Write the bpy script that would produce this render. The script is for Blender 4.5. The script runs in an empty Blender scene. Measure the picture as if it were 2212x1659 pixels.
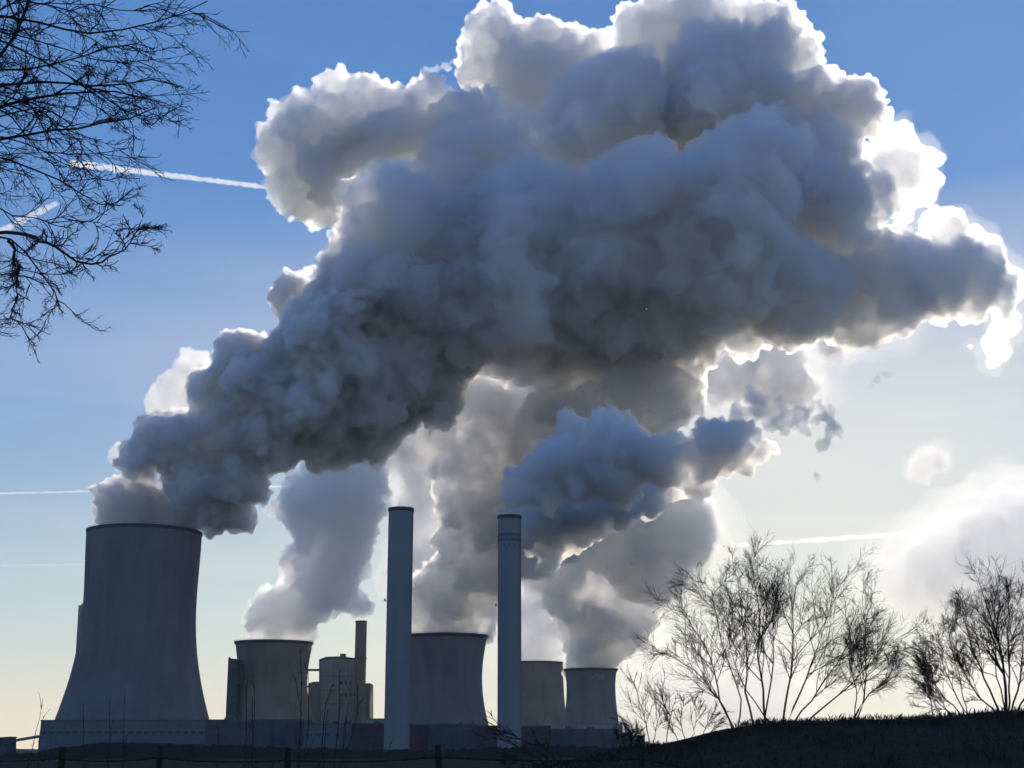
import bpy, math, random
import numpy as np
from mathutils import Vector

# ------------------------------------------------------------------ camera
C = bpy.context.scene
PITCH = math.radians(14.22)
F = 3160.0            # focal length in the 2212 px wide working frame
EYE = 1.6
cam_d = bpy.data.cameras.new('camera')
cam_d.sensor_width = 36.0
cam_d.lens = 36.0 * F / 2212.0
cam_d.clip_start = 0.1
cam_d.clip_end = 120000.0
cam = bpy.data.objects.new('camera', cam_d)
C.collection.objects.link(cam)
cam.location = (0, 0, EYE)
cam.rotation_euler = (math.radians(90) + PITCH, 0, 0)
C.camera = cam

FW = np.array([0, math.cos(PITCH), math.sin(PITCH)])
UP = np.array([0, -math.sin(PITCH), math.cos(PITCH)])
RT = np.array([1.0, 0, 0])


def ray(px, py):
    return FW + RT * ((px - 1106.0) / F) + UP * ((829.5 - py) / F)


def at(px, py, D):
    """the place seen at (px, py) that lies D metres ahead of the camera"""
    d = ray(px, py)
    return np.array([0, 0, EYE]) + d * (D / d[1])


def mpp(px, py, D):
    """metres per working pixel there"""
    return D / ray(px, py)[1] / F


# ------------------------------------------------------------------ light
SUN_PX = (1720, 300)
sd = ray(*SUN_PX)
sd = sd / np.linalg.norm(sd)
sun_el = math.asin(sd[2])
sun_az = math.atan2(sd[0], sd[1])          # clockwise from +Y
w = bpy.data.worlds.new('World')
C.world = w
w.use_nodes = True
nt = w.node_tree
nt.nodes.clear()
out = nt.nodes.new('ShaderNodeOutputWorld')
bg = nt.nodes.new('ShaderNodeBackground')
bg.inputs['Strength'].default_value = 0.05
sky = nt.nodes.new('ShaderNodeTexSky')
sky.sky_type = 'NISHITA'
sky.sun_disc = False
sky.sun_elevation = sun_el
sky.sun_rotation = sun_az
sky.altitude = 100
sky.air_density = 1.0
sky.dust_density = 0.35
sky.ozone_density = 2.2
def _n(kind, **kw):
    n = nt.nodes.new(kind)
    for k, v in kw.items(): setattr(n, k, v)
    return n


def _math(op, a, b=None, c=None, clamp=False):
    n = _n('ShaderNodeMath', operation=op, use_clamp=clamp)
    for i, v in enumerate((a, b, c)):
        if v is None: continue
        if isinstance(v, (int, float)): n.inputs[i].default_value = v
        else: nt.links.new(v, n.inputs[i])
    return n.outputs[0]


def _mix(f, a, b, blend='MIX'):
    n = _n('ShaderNodeMix', data_type='RGBA', blend_type=blend)
    for s_, v in ((n.inputs[0], f), (n.inputs[6], a), (n.inputs[7], b)):
        if isinstance(v, (int, float)): s_.default_value = v
        elif isinstance(v, tuple): s_.default_value = (*v, 1)
        else: nt.links.new(v, s_)
    return n.outputs[2]


wtc = _n('ShaderNodeTexCoord')
sep = _n('ShaderNodeSeparateXYZ')
nt.links.new(wtc.outputs['Generated'], sep.inputs[0])
el = _math('DIVIDE', _math('ARCSINE', sep.outputs[2]), math.pi / 2, clamp=True)
ramp = _n('ShaderNodeValToRGB')
STOPS = [(0, (.98, .84, .60)), (2.2, (.84, .82, .67)), (4, (.64, .75, .72)), (6, (.49, .67, .74)), (8.7, (.30, .50, .71)), (11.4, (.20, .395, .71)), (15, (.130, .315, .69)),
         (20, (.092, .275, .66)), (28, (.070, .235, .60)), (45, (.055, .17, .48)), (90, (.04, .12, .38))]
cr = ramp.color_ramp
for k, (deg, colr) in enumerate(STOPS):
    e = cr.elements[k] if k < 2 else cr.elements.new(deg / 90)
    e.position = deg / 90
    e.color = (*colr, 1)
for k, (deg, colr) in enumerate(STOPS):
    cr.elements[k].position = deg / 90; cr.elements[k].color = (*colr, 1)
nt.links.new(el, ramp.inputs[0])
SKY_MUL = 1.0 / bg.inputs['Strength'].default_value
air = _mix(1.0, ramp.outputs[0], (SKY_MUL,) * 3, 'MULTIPLY')
base_sky = _mix(0.12, air, sky.outputs[0])
# thin cirrus: long streaks, brighter towards the sun because ice scatters forward
mp = _n('ShaderNodeMapping'); mp.inputs['Scale'].default_value = (1.0, 1.0, 7.0); mp.inputs['Rotation'].default_value = (0.0, 0.10, 0.0)
nt.links.new(wtc.outputs['Generated'], mp.inputs[0])
cn = _n('ShaderNodeTexNoise'); cn.inputs['Scale'].default_value = 3.2; cn.inputs['Detail'].default_value = 9; cn.inputs['Roughness'].default_value = .55; cn.inputs['Distortion'].default_value = .35
nt.links.new(mp.outputs[0], cn.inputs['Vector'])
cir = _math('MULTIPLY', _math('SUBTRACT', cn.outputs[0], 0.38, clamp=True), 3.0, clamp=True)
dot = _n('ShaderNodeVectorMath', operation='DOT_PRODUCT')
nt.links.new(wtc.outputs['Generated'], dot.inputs[0]); dot.inputs[1].default_value = tuple(sd)
fwd = _math('POWER', _math('MAXIMUM', dot.outputs['Value'], 0.0), 12.0)
low = _math('SUBTRACT', 1.0, _math('MULTIPLY', el, 4.2, clamp=True), clamp=True)
amt = _math('MULTIPLY', _math('MULTIPLY', cir, low), _math('ADD', _math('MULTIPLY', fwd, 1.1), .11), clamp=True)
cirr_col = _mix(1.0, (1.0, .96, .84), (SKY_MUL,) * 3, 'MULTIPLY')
# milky air low down towards the sun
glow = _math('MULTIPLY', _math('MULTIPLY', _math('POWER', _math('MAXIMUM', dot.outputs['Value'], 0.0), 15.0), low), 1.9, clamp=True)
glow_col = _mix(1.0, (1.0, .95, .80), (SKY_MUL,) * 3, 'MULTIPLY')
base_sky = _mix(glow, base_sky, glow_col)
sky_final = _mix(amt, base_sky, cirr_col)
nt.links.new(sky_final, bg.inputs['Color'])
nt.links.new(bg.outputs[0], out.inputs['Surface'])

sl = bpy.data.lights.new('sun', 'SUN')
sl.energy = 3.2
sl.angle = math.radians(0.53)
sl.color = (1.0, 0.88, 0.71)
so = bpy.data.objects.new('sun', sl)
C.collection.objects.link(so)
so.rotation_euler = Vector((-sd[0], -sd[1], -sd[2])).to_track_quat('-Z', 'Y').to_euler()

C.view_settings.view_transform = 'Standard'
C.view_settings.look = 'None'
C.view_settings.gamma = 1
C.view_settings.use_curve_mapping = False
C.view_settings.exposure = 0.0
C.render.engine = 'CYCLES'
cy = C.cycles
cy.max_bounces = 14
cy.diffuse_bounces = 2
cy.glossy_bounces = 2
cy.transmission_bounces = 4
cy.volume_bounces = 12
cy.transparent_max_bounces = 256
cy.use_adaptive_sampling = True
cy.adaptive_threshold = 0.03
cy.use_denoising = True
cy.sample_clamp_indirect = 6.0
cy.sample_clamp_direct = 0.0
cy.caustics_reflective = False
cy.caustics_refractive = False

rng = np.random.default_rng(11)
random.seed(5)


# ------------------------------------------------------------------ helpers
def link(o):
    C.collection.objects.link(o)
    return o


def tag(o, label=None, cat=None, group=None, kind=None):
    if label: o['label'] = label
    if cat: o['category'] = cat
    if group: o['group'] = group
    if kind: o['kind'] = kind
    return o


def empty(name, loc, label, cat, group=None):
    o = bpy.data.objects.new(name, None)
    link(o)
    o.location = loc
    o.empty_display_size = 1
    return tag(o, label, cat, group)


def mesh_obj(name, V, Fc, mat, parent=None, smooth=False):
    me = bpy.data.meshes.new(name)
    V = np.asarray(V, dtype=float)
    if parent is not None:
        V = V - np.array(parent_world(parent))
    me.from_pydata(V.tolist(), [], [tuple(map(int, f)) for f in Fc] if not isinstance(Fc, list) else Fc)
    if smooth:
        me.polygons.foreach_set('use_smooth', [True] * len(me.polygons))
    me.update()
    if mat: me.materials.append(mat)
    o = bpy.data.objects.new(name, me)
    link(o)
    if parent is not None: o.parent = parent
    return o


def parent_world(p):
    v = np.array(p.location)
    while p.parent is not None:
        p = p.parent
        v = v + np.array(p.location)
    return v


class MB:
    """collects shapes in world coordinates"""
    def __init__(s): s.V = []; s.F = []

    def add(s, V, Fc):
        b = len(s.V)
        s.V += [tuple(v) for v in V]
        s.F += [tuple(i + b for i in f) for f in Fc]
        return s

    def box(s, x0, x1, y0, y1, z0, z1):
        V = [(x0, y0, z0), (x1, y0, z0), (x1, y1, z0), (x0, y1, z0), (x0, y0, z1), (x1, y0, z1), (x1, y1, z1), (x0, y1, z1)]
        return s.add(V, [(0, 3, 2, 1), (4, 5, 6, 7), (0, 1, 5, 4), (1, 2, 6, 5), (2, 3, 7, 6), (3, 0, 4, 7)])

    def prism(s, poly, y0, y1):
        """poly in x,z (counter-clockwise seen from the camera), extruded in y"""
        n = len(poly)
        V = [(x, y0, z) for x, z in poly] + [(x, y1, z) for x, z in poly]
        Fc = [tuple(range(n)), tuple(range(2 * n - 1, n - 1, -1))]
        for i in range(n):
            j = (i + 1) % n
            Fc.append((j, i, i + n, j + n))
        return s.add(V, Fc)

    def beam(s, a, b, r, n=4):
        a = Vector(a); b = Vector(b); d = (b - a).normalized()
        u = d.orthogonal().normalized(); v = d.cross(u)
        V = []
        for p in (a, b):
            for k in range(n):
                t = 2 * math.pi * (k + .5) / n
                V.append(p + (u * math.cos(t) + v * math.sin(t)) * r)
        Fc = [(k, (k + 1) % n, (k + 1) % n + n, k + n) for k in range(n)] + [tuple(range(n - 1, -1, -1)), tuple(range(n, 2 * n))]
        return s.add(V, Fc)

    def build(s, name, mat, parent=None, smooth=False):
        return mesh_obj(name, s.V, s.F, mat, parent, smooth)


def mat_new(name):
    m = bpy.data.materials.new(name)
    m.use_nodes = True
    return m, m.node_tree


def concrete(name, base, dark, scale=0.03, rough=0.9, streak=True, bump=0.2):
    m, t = mat_new(name)
    N, L = t.nodes, t.links
    b = N['Principled BSDF']
    tc = N.new('ShaderNodeTexCoord')
    mp = N.new('ShaderNodeMapping'); mp.inputs['Scale'].default_value = (1, 1, 0.12 if streak else 1)
    L.new(tc.outputs['Object'], mp.inputs[0])
    n1 = N.new('ShaderNodeTexNoise'); n1.inputs['Scale'].default_value = scale * 4; n1.inputs['Detail'].default_value = 6
    n2 = N.new('ShaderNodeTexNoise'); n2.inputs['Scale'].default_value = scale; n2.inputs['Detail'].default_value = 4
    L.new(mp.outputs[0], n1.inputs['Vector']); L.new(tc.outputs['Object'], n2.inputs['Vector'])
    mu = N.new('ShaderNodeMath'); mu.operation = 'ADD'
    L.new(n1.outputs[0], mu.inputs[0]); L.new(n2.outputs[0], mu.inputs[1])
    r = N.new('ShaderNodeValToRGB')
    r.color_ramp.elements[0].position = 0.35; r.color_ramp.elements[0].color = (*dark, 1)
    r.color_ramp.elements[1].position = 0.65; r.color_ramp.elements[1].color = (*base, 1)
    h = N.new('ShaderNodeMath'); h.operation = 'MULTIPLY'; h.inputs[1].default_value = 0.5
    L.new(mu.outputs[0], h.inputs[0]); L.new(h.outputs[0], r.inputs[0])
    L.new(r.outputs[0], b.inputs['Base Color'])
    b.inputs['Roughness'].default_value = rough
    b.inputs['Specular IOR Level'].default_value = 0.25
    bp = N.new('ShaderNodeBump'); bp.inputs['Strength'].default_value = bump; bp.inputs['Distance'].default_value = 0.3
    L.new(n1.outputs[0], bp.inputs['Height']); L.new(bp.outputs[0], b.inputs['Normal'])
    return m


M_tower = concrete('tower_concrete', (0.205, 0.20, 0.205), (0.14, 0.14, 0.15))
M_tower2 = concrete('old_tower_concrete', (0.23, 0.20, 0.175), (0.155, 0.135, 0.12))
M_chim = concrete('chimney_concrete', (0.26, 0.27, 0.28), (0.21, 0.22, 0.23))
M_rim = concrete('rim_concrete', (0.10, 0.10, 0.10), (0.06, 0.06, 0.06))
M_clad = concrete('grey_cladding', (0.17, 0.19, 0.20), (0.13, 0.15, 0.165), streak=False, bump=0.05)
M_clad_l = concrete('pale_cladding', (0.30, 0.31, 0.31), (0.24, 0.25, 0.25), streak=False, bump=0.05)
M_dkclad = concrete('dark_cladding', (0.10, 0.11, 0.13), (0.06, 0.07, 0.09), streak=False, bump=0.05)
M_brick = concrete('red_brick', (0.12, 0.07, 0.07), (0.08, 0.05, 0.055), streak=False, scale=0.2)
M_steel = concrete('steelwork', (0.16, 0.17, 0.18), (0.08, 0.085, 0.09), streak=False, scale=0.4)
M_glass = concrete('dark_glass', (0.05, 0.06, 0.07), (0.03, 0.035, 0.04), streak=False, rough=0.2)
M_post = concrete('weathered_wood', (0.055, 0.045, 0.035), (0.025, 0.02, 0.016), scale=3.0, bump=0.6)
M_wire = concrete('rusty_wire', (0.05, 0.04, 0.035), (0.02, 0.017, 0.015), scale=8.0, streak=False)
M_bark = concrete('bark', (0.060, 0.048, 0.038), (0.022, 0.018, 0.015), scale=3.0, bump=0.4)
M_bark2 = concrete('near_bark', (0.075, 0.06, 0.05), (0.03, 0.024, 0.02), scale=6.0, bump=0.4)
M_leaf = concrete('withered_leaf', (0.09, 0.05, 0.025), (0.05, 0.03, 0.015), scale=8.0, streak=False)


def ground_mat():
    m, t = mat_new('field_soil_and_grass')
    N, L = t.nodes, t.links
    b = N['Principled BSDF']
    tc = N.new('ShaderNodeTexCoord')
    n1 = N.new('ShaderNodeTexNoise'); n1.inputs['Scale'].default_value = 0.02; n1.inputs['Detail'].default_value = 8
    n2 = N.new('ShaderNodeTexNoise'); n2.inputs['Scale'].default_value = 3.0; n2.inputs['Detail'].default_value = 6
    L.new(tc.outputs['Object'], n1.inputs['Vector']); L.new(tc.outputs['Object'], n2.inputs['Vector'])
    r = N.new('ShaderNodeValToRGB')
    e = r.color_ramp.elements
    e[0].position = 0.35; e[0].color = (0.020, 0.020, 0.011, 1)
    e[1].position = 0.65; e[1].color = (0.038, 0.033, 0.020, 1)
    mx = N.new('ShaderNodeMath'); mx.operation = 'ADD'
    L.new(n1.outputs[0], mx.inputs[0]); L.new(n2.outputs[0], mx.inputs[1])
    h = N.new('ShaderNodeMath'); h.operation = 'MULTIPLY'; h.inputs[1].default_value = 0.5
    L.new(mx.outputs[0], h.inputs[0]); L.new(h.outputs[0], r.inputs[0])
    L.new(r.outputs[0], b.inputs['Base Color'])
    b.inputs['Roughness'].default_value = 1.0
    b.inputs['Specular IOR Level'].default_value = 0.1
    bp = N.new('ShaderNodeBump'); bp.inputs['Strength'].default_value = 0.6; bp.inputs['Distance'].default_value = 0.1
    L.new(n2.outputs[0], bp.inputs['Height']); L.new(bp.outputs[0], b.inputs['Normal'])
    return m


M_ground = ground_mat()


def vol_mat(name, density, g=0.7, color=(1, 1, 1)):
    m, t = mat_new(name)
    t.nodes.clear()
    o = t.nodes.new('ShaderNodeOutputMaterial')
    v = t.nodes.new('ShaderNodeVolumePrincipled')
    v.inputs['Color'].default_value = (*color, 1)
    v.inputs['Density'].default_value = density
    v.inputs['Anisotropy'].default_value = g
    t.links.new(v.outputs[0], o.inputs['Volume'])
    return m


# ------------------------------------------------------------------ steam
def icosphere(sub):
    import bmesh
    bm = bmesh.new()
    bmesh.ops.create_icosphere(bm, subdivisions=sub, radius=1.0)
    V = np.array([v.co[:] for v in bm.verts])
    Fc = np.array([[v.index for v in f.verts] for f in bm.faces])
    bm.free()
    return V, Fc


ICO1 = icosphere(3)
ICO0 = icosphere(1)


def rand_dirs(n):
    v = rng.normal(size=(n, 3))
    return v / np.linalg.norm(v, axis=1)[:, None]


def puffs(spheres, D0, levels=((9, .50, .85), (8, .46, .92), (7, .46, .95), (5, .5, 1.0)), rmin=2.2, squash=1.0):
    """spheres: (px, py, r_px[, D]) -> world centres and radii, with smaller billows grown on their skins"""
    P, R = [], []
    for s in spheres:
        D = s[3] if len(s) > 3 else D0
        P.append(at(s[0], s[1], D)); R.append(s[2] * mpp(s[0], s[1], D))
    P, R = np.array(P), np.array(R)
    allP, allR = [P], [R]
    curP, curR = P, R
    for n, ratio, off in levels:
        d = rand_dirs(n * len(curP))
        rep = np.repeat(curP, n, 0); rr = np.repeat(curR, n)
        k = rng.uniform(.7, 1.25, len(rr))
        newP = rep + d * (rr * off * (1.12 - ratio * k * .45))[:, None]
        newR = rr * ratio * k
        # drop those wholly inside a primary billow
        keep = newR > rmin
        for p, r in zip(P, R):
            keep &= (np.linalg.norm(newP - p, axis=1) + newR * .6) > r
        newP, newR = newP[keep], newR[keep]
        allP.append(newP); allR.append(newR)
        curP, curR = newP, newR
    return np.concatenate(allP), np.concatenate(allR)


def sphere_mesh(P, R):
    Vs, Fs, n0 = [], [], 0
    for (V0, F0), m in ((ICO1, R > 9), (ICO0, R <= 9)):
        p, r = P[m], R[m]
        Vs.append((p[:, None, :] + V0[None] * r[:, None, None]).reshape(-1, 3))
        Fs.append((F0[None] + (np.arange(len(p)) * len(V0))[:, None, None]).reshape(-1, 3) + n0)
        n0 += len(Vs[-1])
    return np.concatenate(Vs), np.concatenate(Fs)


def raw_mesh(name, V, Fc):
    me = bpy.data.meshes.new(name)
    me.vertices.add(len(V)); me.vertices.foreach_set('co', np.asarray(V, np.float32).ravel())
    me.loops.add(Fc.size); me.loops.foreach_set('vertex_index', Fc.astype(np.int32).ravel())
    me.polygons.add(len(Fc))
    k = Fc.shape[1]
    me.polygons.foreach_set('loop_start', np.arange(len(Fc), dtype=np.int32) * k)
    me.update(calc_edges=True)
    return me


NT = 0
T00 = __import__('time').time()


def steam(name, spheres, D0, mat, label, cat='steam', group=None, voxel=3.0, grow=0.0, amp=(26, 16, 11, 6), scl=(46, 22, 17, 8), parent=None, fray=1.6, seed=0):
    global rng, NT
    rng = np.random.default_rng(100 + seed)
    P, R = puffs(spheres, D0, rmin=voxel * .9)
    R = R + grow
    V, Fc = sphere_mesh(P, np.maximum(R, voxel))
    base = V.mean(0) if parent is None else parent_world(parent)
    me = raw_mesh(name, V - base, Fc)
    o = bpy.data.objects.new(name, me)
    link(o)
    def remesh(v):
        rm = o.modifiers.new('union', 'REMESH'); rm.mode = 'VOXEL'; rm.voxel_size = v; rm.use_smooth_shade = True
    remesh(voxel * 1.1)
    for k, (a, s) in enumerate(zip(amp, scl)):
        kind = ('VORONOI', 'CLOUDS')[k % 2]
        tx = bpy.data.textures.new('billow', kind)
        tx.noise_scale = s
        if kind == 'CLOUDS': tx.noise_depth = 3
        dm = o.modifiers.new('d', 'DISPLACE'); dm.texture = tx; dm.texture_coords = 'LOCAL'
        dm.strength = -a if kind == 'VORONOI' else a
        dm.mid_level = 0.5
        if k == 1: remesh(voxel * 1.1)
    remesh(voxel)
    tx = bpy.data.textures.new('fray', 'CLOUDS'); tx.noise_scale = voxel * 1.7; tx.noise_depth = 2
    dm = o.modifiers.new('fray', 'DISPLACE'); dm.texture = tx; dm.texture_coords = 'LOCAL'; dm.strength = voxel * fray; dm.mid_level = 0.5
    dg = bpy.context.evaluated_depsgraph_get()
    me2 = bpy.data.meshes.new_from_object(o.evaluated_get(dg))
    o.modifiers.clear()
    o.data = me2
    bpy.data.meshes.remove(me)
    me2.name = name
    me2.materials.clear(); me2.materials.append(mat)
    if parent is not None:
        o.parent = parent
    else:
        o.location = base
        tag(o, label, cat, group)
    NT += len(me2.polygons) * 2
    print(name, len(P), len(Fc), len(me2.polygons) * 2, round(__import__('time').time() - T00, 1))
    return o


M_core = vol_mat('dense_steam', 0.075, 0.6)
M_thin = vol_mat('thin_steam', 0.022, 0.7)
M_veil = vol_mat('veil_steam', 0.010, 0.7)

# ------------------------------------------------------------------ ground
RIDGE = [(900, 1715), (1050, 1690), (1180, 1659), (1250, 1645), (1350, 1622), (1391, 1617), (1495, 1604), (1582, 1580), (1634, 1566), (1720, 1559), (1830, 1558),
         (1954, 1556), (2040, 1551), (2110, 1542), (2212, 1538), (2500, 1532), (3200, 1560)]
rx = []; rz = []
for px_, py_ in RIDGE:
    p = at(px_, py_, 55.0); rx.append(p[0]); rz.append(p[2])


def smooth(a, b, t):
    t = np.clip((t - a) / (b - a), 0, 1)
    return t * t * (3 - 2 * t)


def hump(x, y):
    x = np.asarray(x, float); y = np.asarray(y, float)
    top = np.interp(x, rx, rz, left=0, right=rz[-1])
    top = np.maximum(top, 0.0)
    lf = smooth(rx[0] - 6, rx[2], x)
    g = np.where(y < 55, smooth(12, 55, y) ** 1.2, 1 - 0.9 * smooth(62, 110, y))
    return top * lf * g


def ground_z(x, y):
    return hump(x, y)


def build_ground():
    ys = np.concatenate([[-2000, -300, -60, -10], np.arange(0, 120, 0.8), np.geomspace(121, 60000, 50)])
    us = np.concatenate([[-60000, -12000, -3000, -800, -300, -120], np.arange(-60, 90, 0.9), [120, 300, 800, 3000, 12000, 60000]])
    X, Y = np.meshgrid(us, ys)
    Z = ground_z(X, Y)
    r = np.random.default_rng(3)
    near = (np.abs(X) < 95) & (Y > 5) & (Y < 118)
    Z = Z + near * r.normal(0, 0.025, Z.shape)
    # the low dark bank on the left, running away from the fence
    V = np.stack([X, Y, Z], -1).reshape(-1, 3)
    ny, nx = X.shape
    i = np.arange(ny - 1)[:, None] * nx + np.arange(nx - 1)[None]
    Fc = np.stack([i, i + 1, i + 1 + nx, i + nx], -1).reshape(-1, 4)
    me = raw_mesh('ground', V, Fc)
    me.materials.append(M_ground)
    me.polygons.foreach_set('use_smooth', [True] * len(me.polygons))
    o = bpy.data.objects.new('ground', me); link(o)
    tag(o, 'dark winter grassland with a low knoll rising to the right', kind='structure')


build_ground()


# ------------------------------------------------------------------ cooling towers
def revolve(prof, n, cx, cy_, close=False):
    V = []; Fc = []
    m = len(prof)
    for r, z in prof:
        for k in range(n):
            a = 2 * math.pi * k / n
            V.append((cx + r * math.cos(a), cy_ + r * math.sin(a), z))
    for i in range(m - 1 if not close else m):
        j = (i + 1) % m
        for k in range(n):
            k2 = (k + 1) % n
            Fc.append((i * n + k, i * n + k2, j * n + k2, j * n + k))
    return V, Fc


def cooling_tower(pxc, pyt, D, prof_px, mat, label, lip=0.0, legs=True, nrib=0):
    """prof_px: (py, half width in px) from the rim down to the base"""
    c = at(pxc, pyt, D)
    # the axis is upright: take its foot from the top centre
    t = empty('cooling_tower', (c[0], D, 0), label, 'cooling tower', 'cooling towers')
    prof = []
    for py, hw in prof_px:
        z = at(pxc, py, D)[2]
        prof.append((hw * mpp(pxc, py, D), z))
    # smooth the profile
    zs = np.array([p[1] for p in prof])[::-1]; rs = np.array([p[0] for p in prof])[::-1]
    H = zs[-1]
    base_gap = 9.0
    zz = np.linspace(base_gap, H, 32)
    co = np.polyfit(zs, rs, 4)
    rr = np.polyval(co, zz)
    sh = MB()
    outer = list(zip(rr, zz)); inner = [(r - 1.0, z) for r, z in outer][::-1]
    V, Fc = revolve(outer + inner, 128, c[0], D, close=True)
    sh.add(V, Fc)
    sh.build('shell', mat, t, smooth=False)
    # rim ring with its walkway
    rt = rr[-1]
    V, Fc = revolve([(rt + .25, H - 2.2), (rt + .5 + lip, H - .4), (rt + .5 + lip, H + .9), (rt - 1.3, H + .9), (rt - 1.3, H - 2.2)], 128, c[0], D, close=True)
    MB().add(V, Fc).build('rim', M_rim, t)
    rl = MB()
    for k in range(64):
        a = 2 * math.pi * k / 64
        x, y = c[0] + (rt + .3 + lip) * math.cos(a), D + (rt + .3 + lip) * math.sin(a)
        rl.beam((x, y, H + .9), (x, y, H + 2.1), .08)
    V, Fc = revolve([(rt + .22 + lip, H + 2.0), (rt + .38 + lip, H + 2.0), (rt + .38 + lip, H + 2.15), (rt + .22 + lip, H + 2.15)], 64, c[0], D, close=True)
    rl.add(V, Fc).build('railing', M_steel, t)
    rb = MB()
    if nrib:
        for k in range(nrib):
            a = 2 * math.pi * (k + .5) / nrib
            ca, sa = math.cos(a), math.sin(a)
            w2 = .35
            Vv = []
            for r, z in outer[::2] + [outer[-1]]:
                for dr, dw in ((-.1, -w2), (.45, -w2), (.45, w2), (-.1, w2)):
                    Vv.append((c[0] + (r + dr) * ca - dw * sa, D + (r + dr) * sa + dw * ca, z))
            n = len(Vv) // 4
            Ff = []
            for i in range(n - 1):
                for q in range(4):
                    q2 = (q + 1) % 4
                    Ff.append((i * 4 + q, i * 4 + q2, i * 4 + 4 + q2, i * 4 + 4 + q))
            rb.add(Vv, Ff)
        o = rb.build('rib', mat, t); o['kind'] = 'stuff'
    lg = MB()
    r0 = rr[0]; n = 36
    for k in range(n):
        a0 = 2 * math.pi * k / n; a1 = 2 * math.pi * (k + .5) / n; a2 = 2 * math.pi * (k + 1) / n
        top = (c[0] + (r0 - .5) * math.cos(a1), D + (r0 - .5) * math.sin(a1), base_gap + .3)
        for a in (a0, a2):
            lg.beam((c[0] + (r0 + 2.5) * math.cos(a), D + (r0 + 2.5) * math.sin(a), -.3), top, .6, 6)
    o = lg.build('support_column', mat, t); o['kind'] = 'stuff'
    return t


cooling_tower(312.5, 1151, 1300, [(1151, 121.3), (1200, 120.6), (1250, 119.8), (1326, 119.5), (1378, 122.5), (1430, 130), (1500, 147), (1551, 160), (1620, 184)], M_tower,
              'tallest dark concrete cooling tower at the far left of the plant', nrib=0)
cooling_tower(592, 1389, 1600, [(1389, 82), (1402, 80.5), (1442, 75.5), (1475, 74.5), (1503, 78), (1555, 93), (1620, 115)], M_tower2,
              'squat cooling tower with flared lip beside the tall boiler house', lip=1.0)
cooling_tower(965, 1375, 1500, [(1375, 87.5), (1388, 86), (1420, 80), (1454, 77.5), (1500, 80), (1560, 91), (1620, 108)], M_tower,
              'squat cooling tower standing between the two tall chimneys', lip=1.0)
cooling_tower(1158, 1432, 2150, [(1432, 58), (1445, 58.5), (1480, 59.5), (1510, 61), (1535, 64), (1575, 70), (1622, 79)], M_tower2,
              'distant pale cooling tower half hidden behind the right chimney')
cooling_tower(1276, 1447, 1900, [(1447, 56.5), (1455, 55.5), (1485, 52.5), (1500, 53), (1530, 55.5), (1579, 62), (1622, 72)], M_tower,
              'small flared cooling tower at the right end of the long hall', lip=.8)


# ------------------------------------------------------------------ chimneys
def chimney(px, pyt, D, hw, label, seed):
    c = at(px, pyt, D)
    H = c[2]; R = hw * mpp(px, pyt, D)
    t = empty('chimney', (c[0], D, 0), label, 'chimney', 'tall twin chimneys')
    V, Fc = revolve([(R * 1.0, -1), (R, H), (R - .8, H), (R - .8, -1)], 64, c[0], D, close=True)
    MB().add(V, Fc).build('shaft', M_chim, t)
    V, Fc = revolve([(R + .05, H - 1.6), (R + .35, H - 1.4), (R + .35, H + .5), (R - 1.2, H + .5), (R - 1.2, H - 1.6)], 64, c[0], D, close=True)
    MB().add(V, Fc).build('rim', M_rim, t)
    # raised bands and small louvre openings under the rim
    for z in (H - 30,):
        V, Fc = revolve([(R + .02, z), (R + .12, z), (R + .12, z + .5), (R + .02, z + .5)], 64, c[0], D, close=True)
        MB().add(V, Fc).build('band', M_chim, t)
    proto = None
    for row in range(3 if seed == 2 else 0):
        for k in range(40):
            a = 2 * math.pi * (k + .5 * (row % 2)) / 40
            if math.sin(a) > .2 or (row == 2 and k % 3): continue
            z = H - (12.0 + row * 3.2)
            if proto is None:
                m = MB().box(-.28, .28, -.08, .08, -.9, .9)
                me = bpy.data.meshes.new('louvre'); me.from_pydata(m.V, [], m.F); me.materials.append(M_dkclad)
                proto = me
            o = bpy.data.objects.new('louvre', proto); link(o); o.parent = t
            o.location = (R * math.cos(a), R * math.sin(a), z)
            o.rotation_euler = (0, 0, a + math.pi / 2)
    # ladder strip on the right flank, aircraft lamp platform on the left
    a = math.radians(-25)
    x, y = c[0] + (R + .3) * math.cos(a), D + (R + .3) * math.sin(a)
    lad = MB()
    for dx in (-.35, .35):
        lad.box(x + dx - .1, x + dx + .1, y - .1, y + .1, 0, H - 2)
    for k in range(int(H // 2.5)):
        lad.box(x - .25, x + .25, y - .05, y + .05, 1 + k * 2.5, 1.15 + k * 2.5)
    lad.build('ladder', M_steel, t)
    zl = H * .62
    MB().box(c[0] - R - 1.6, c[0] - R + .1, D - .8, D + .8, zl, zl + .25).box(c[0] - R - 1.5, c[0] - R - .7, D - .4, D + .4, zl + .25, zl + 1.5).build('lamp_platform', M_steel, t)
    return t


chimney(866.5, 1100, 850, 26.8, 'wider grey concrete chimney in front, standing left of the middle tower', 1)
chimney(1100.5, 1116, 900, 25.0, 'slimmer grey chimney with louvres, right of the middle cooling tower', 2)


# ------------------------------------------------------------------ buildings
def X(px, D, py=1600): return at(px, py, D)[0]
def Z(py, D, px=1106): return at(px, py, D)[2]


def facade(t, mat, D, x0, x1, z0, z1, name='wall', depth=40, step=None):
    MB().box(x0, x1, D, D + depth, z0, z1).build(name, mat, t)


def roof_bits(t, D, x0, x1, z, n, seed, hmin=.8, hmax=2.2):
    r = random.Random(seed)
    for i in range(n):
        x = r.uniform(x0 + 2, x1 - 4); wd = r.uniform(1.5, 5); h = r.uniform(hmin, hmax)
        MB().box(x, x + wd, D + 6, D + 12, z, z + h).build('roof_vent', M_steel, t)


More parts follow.
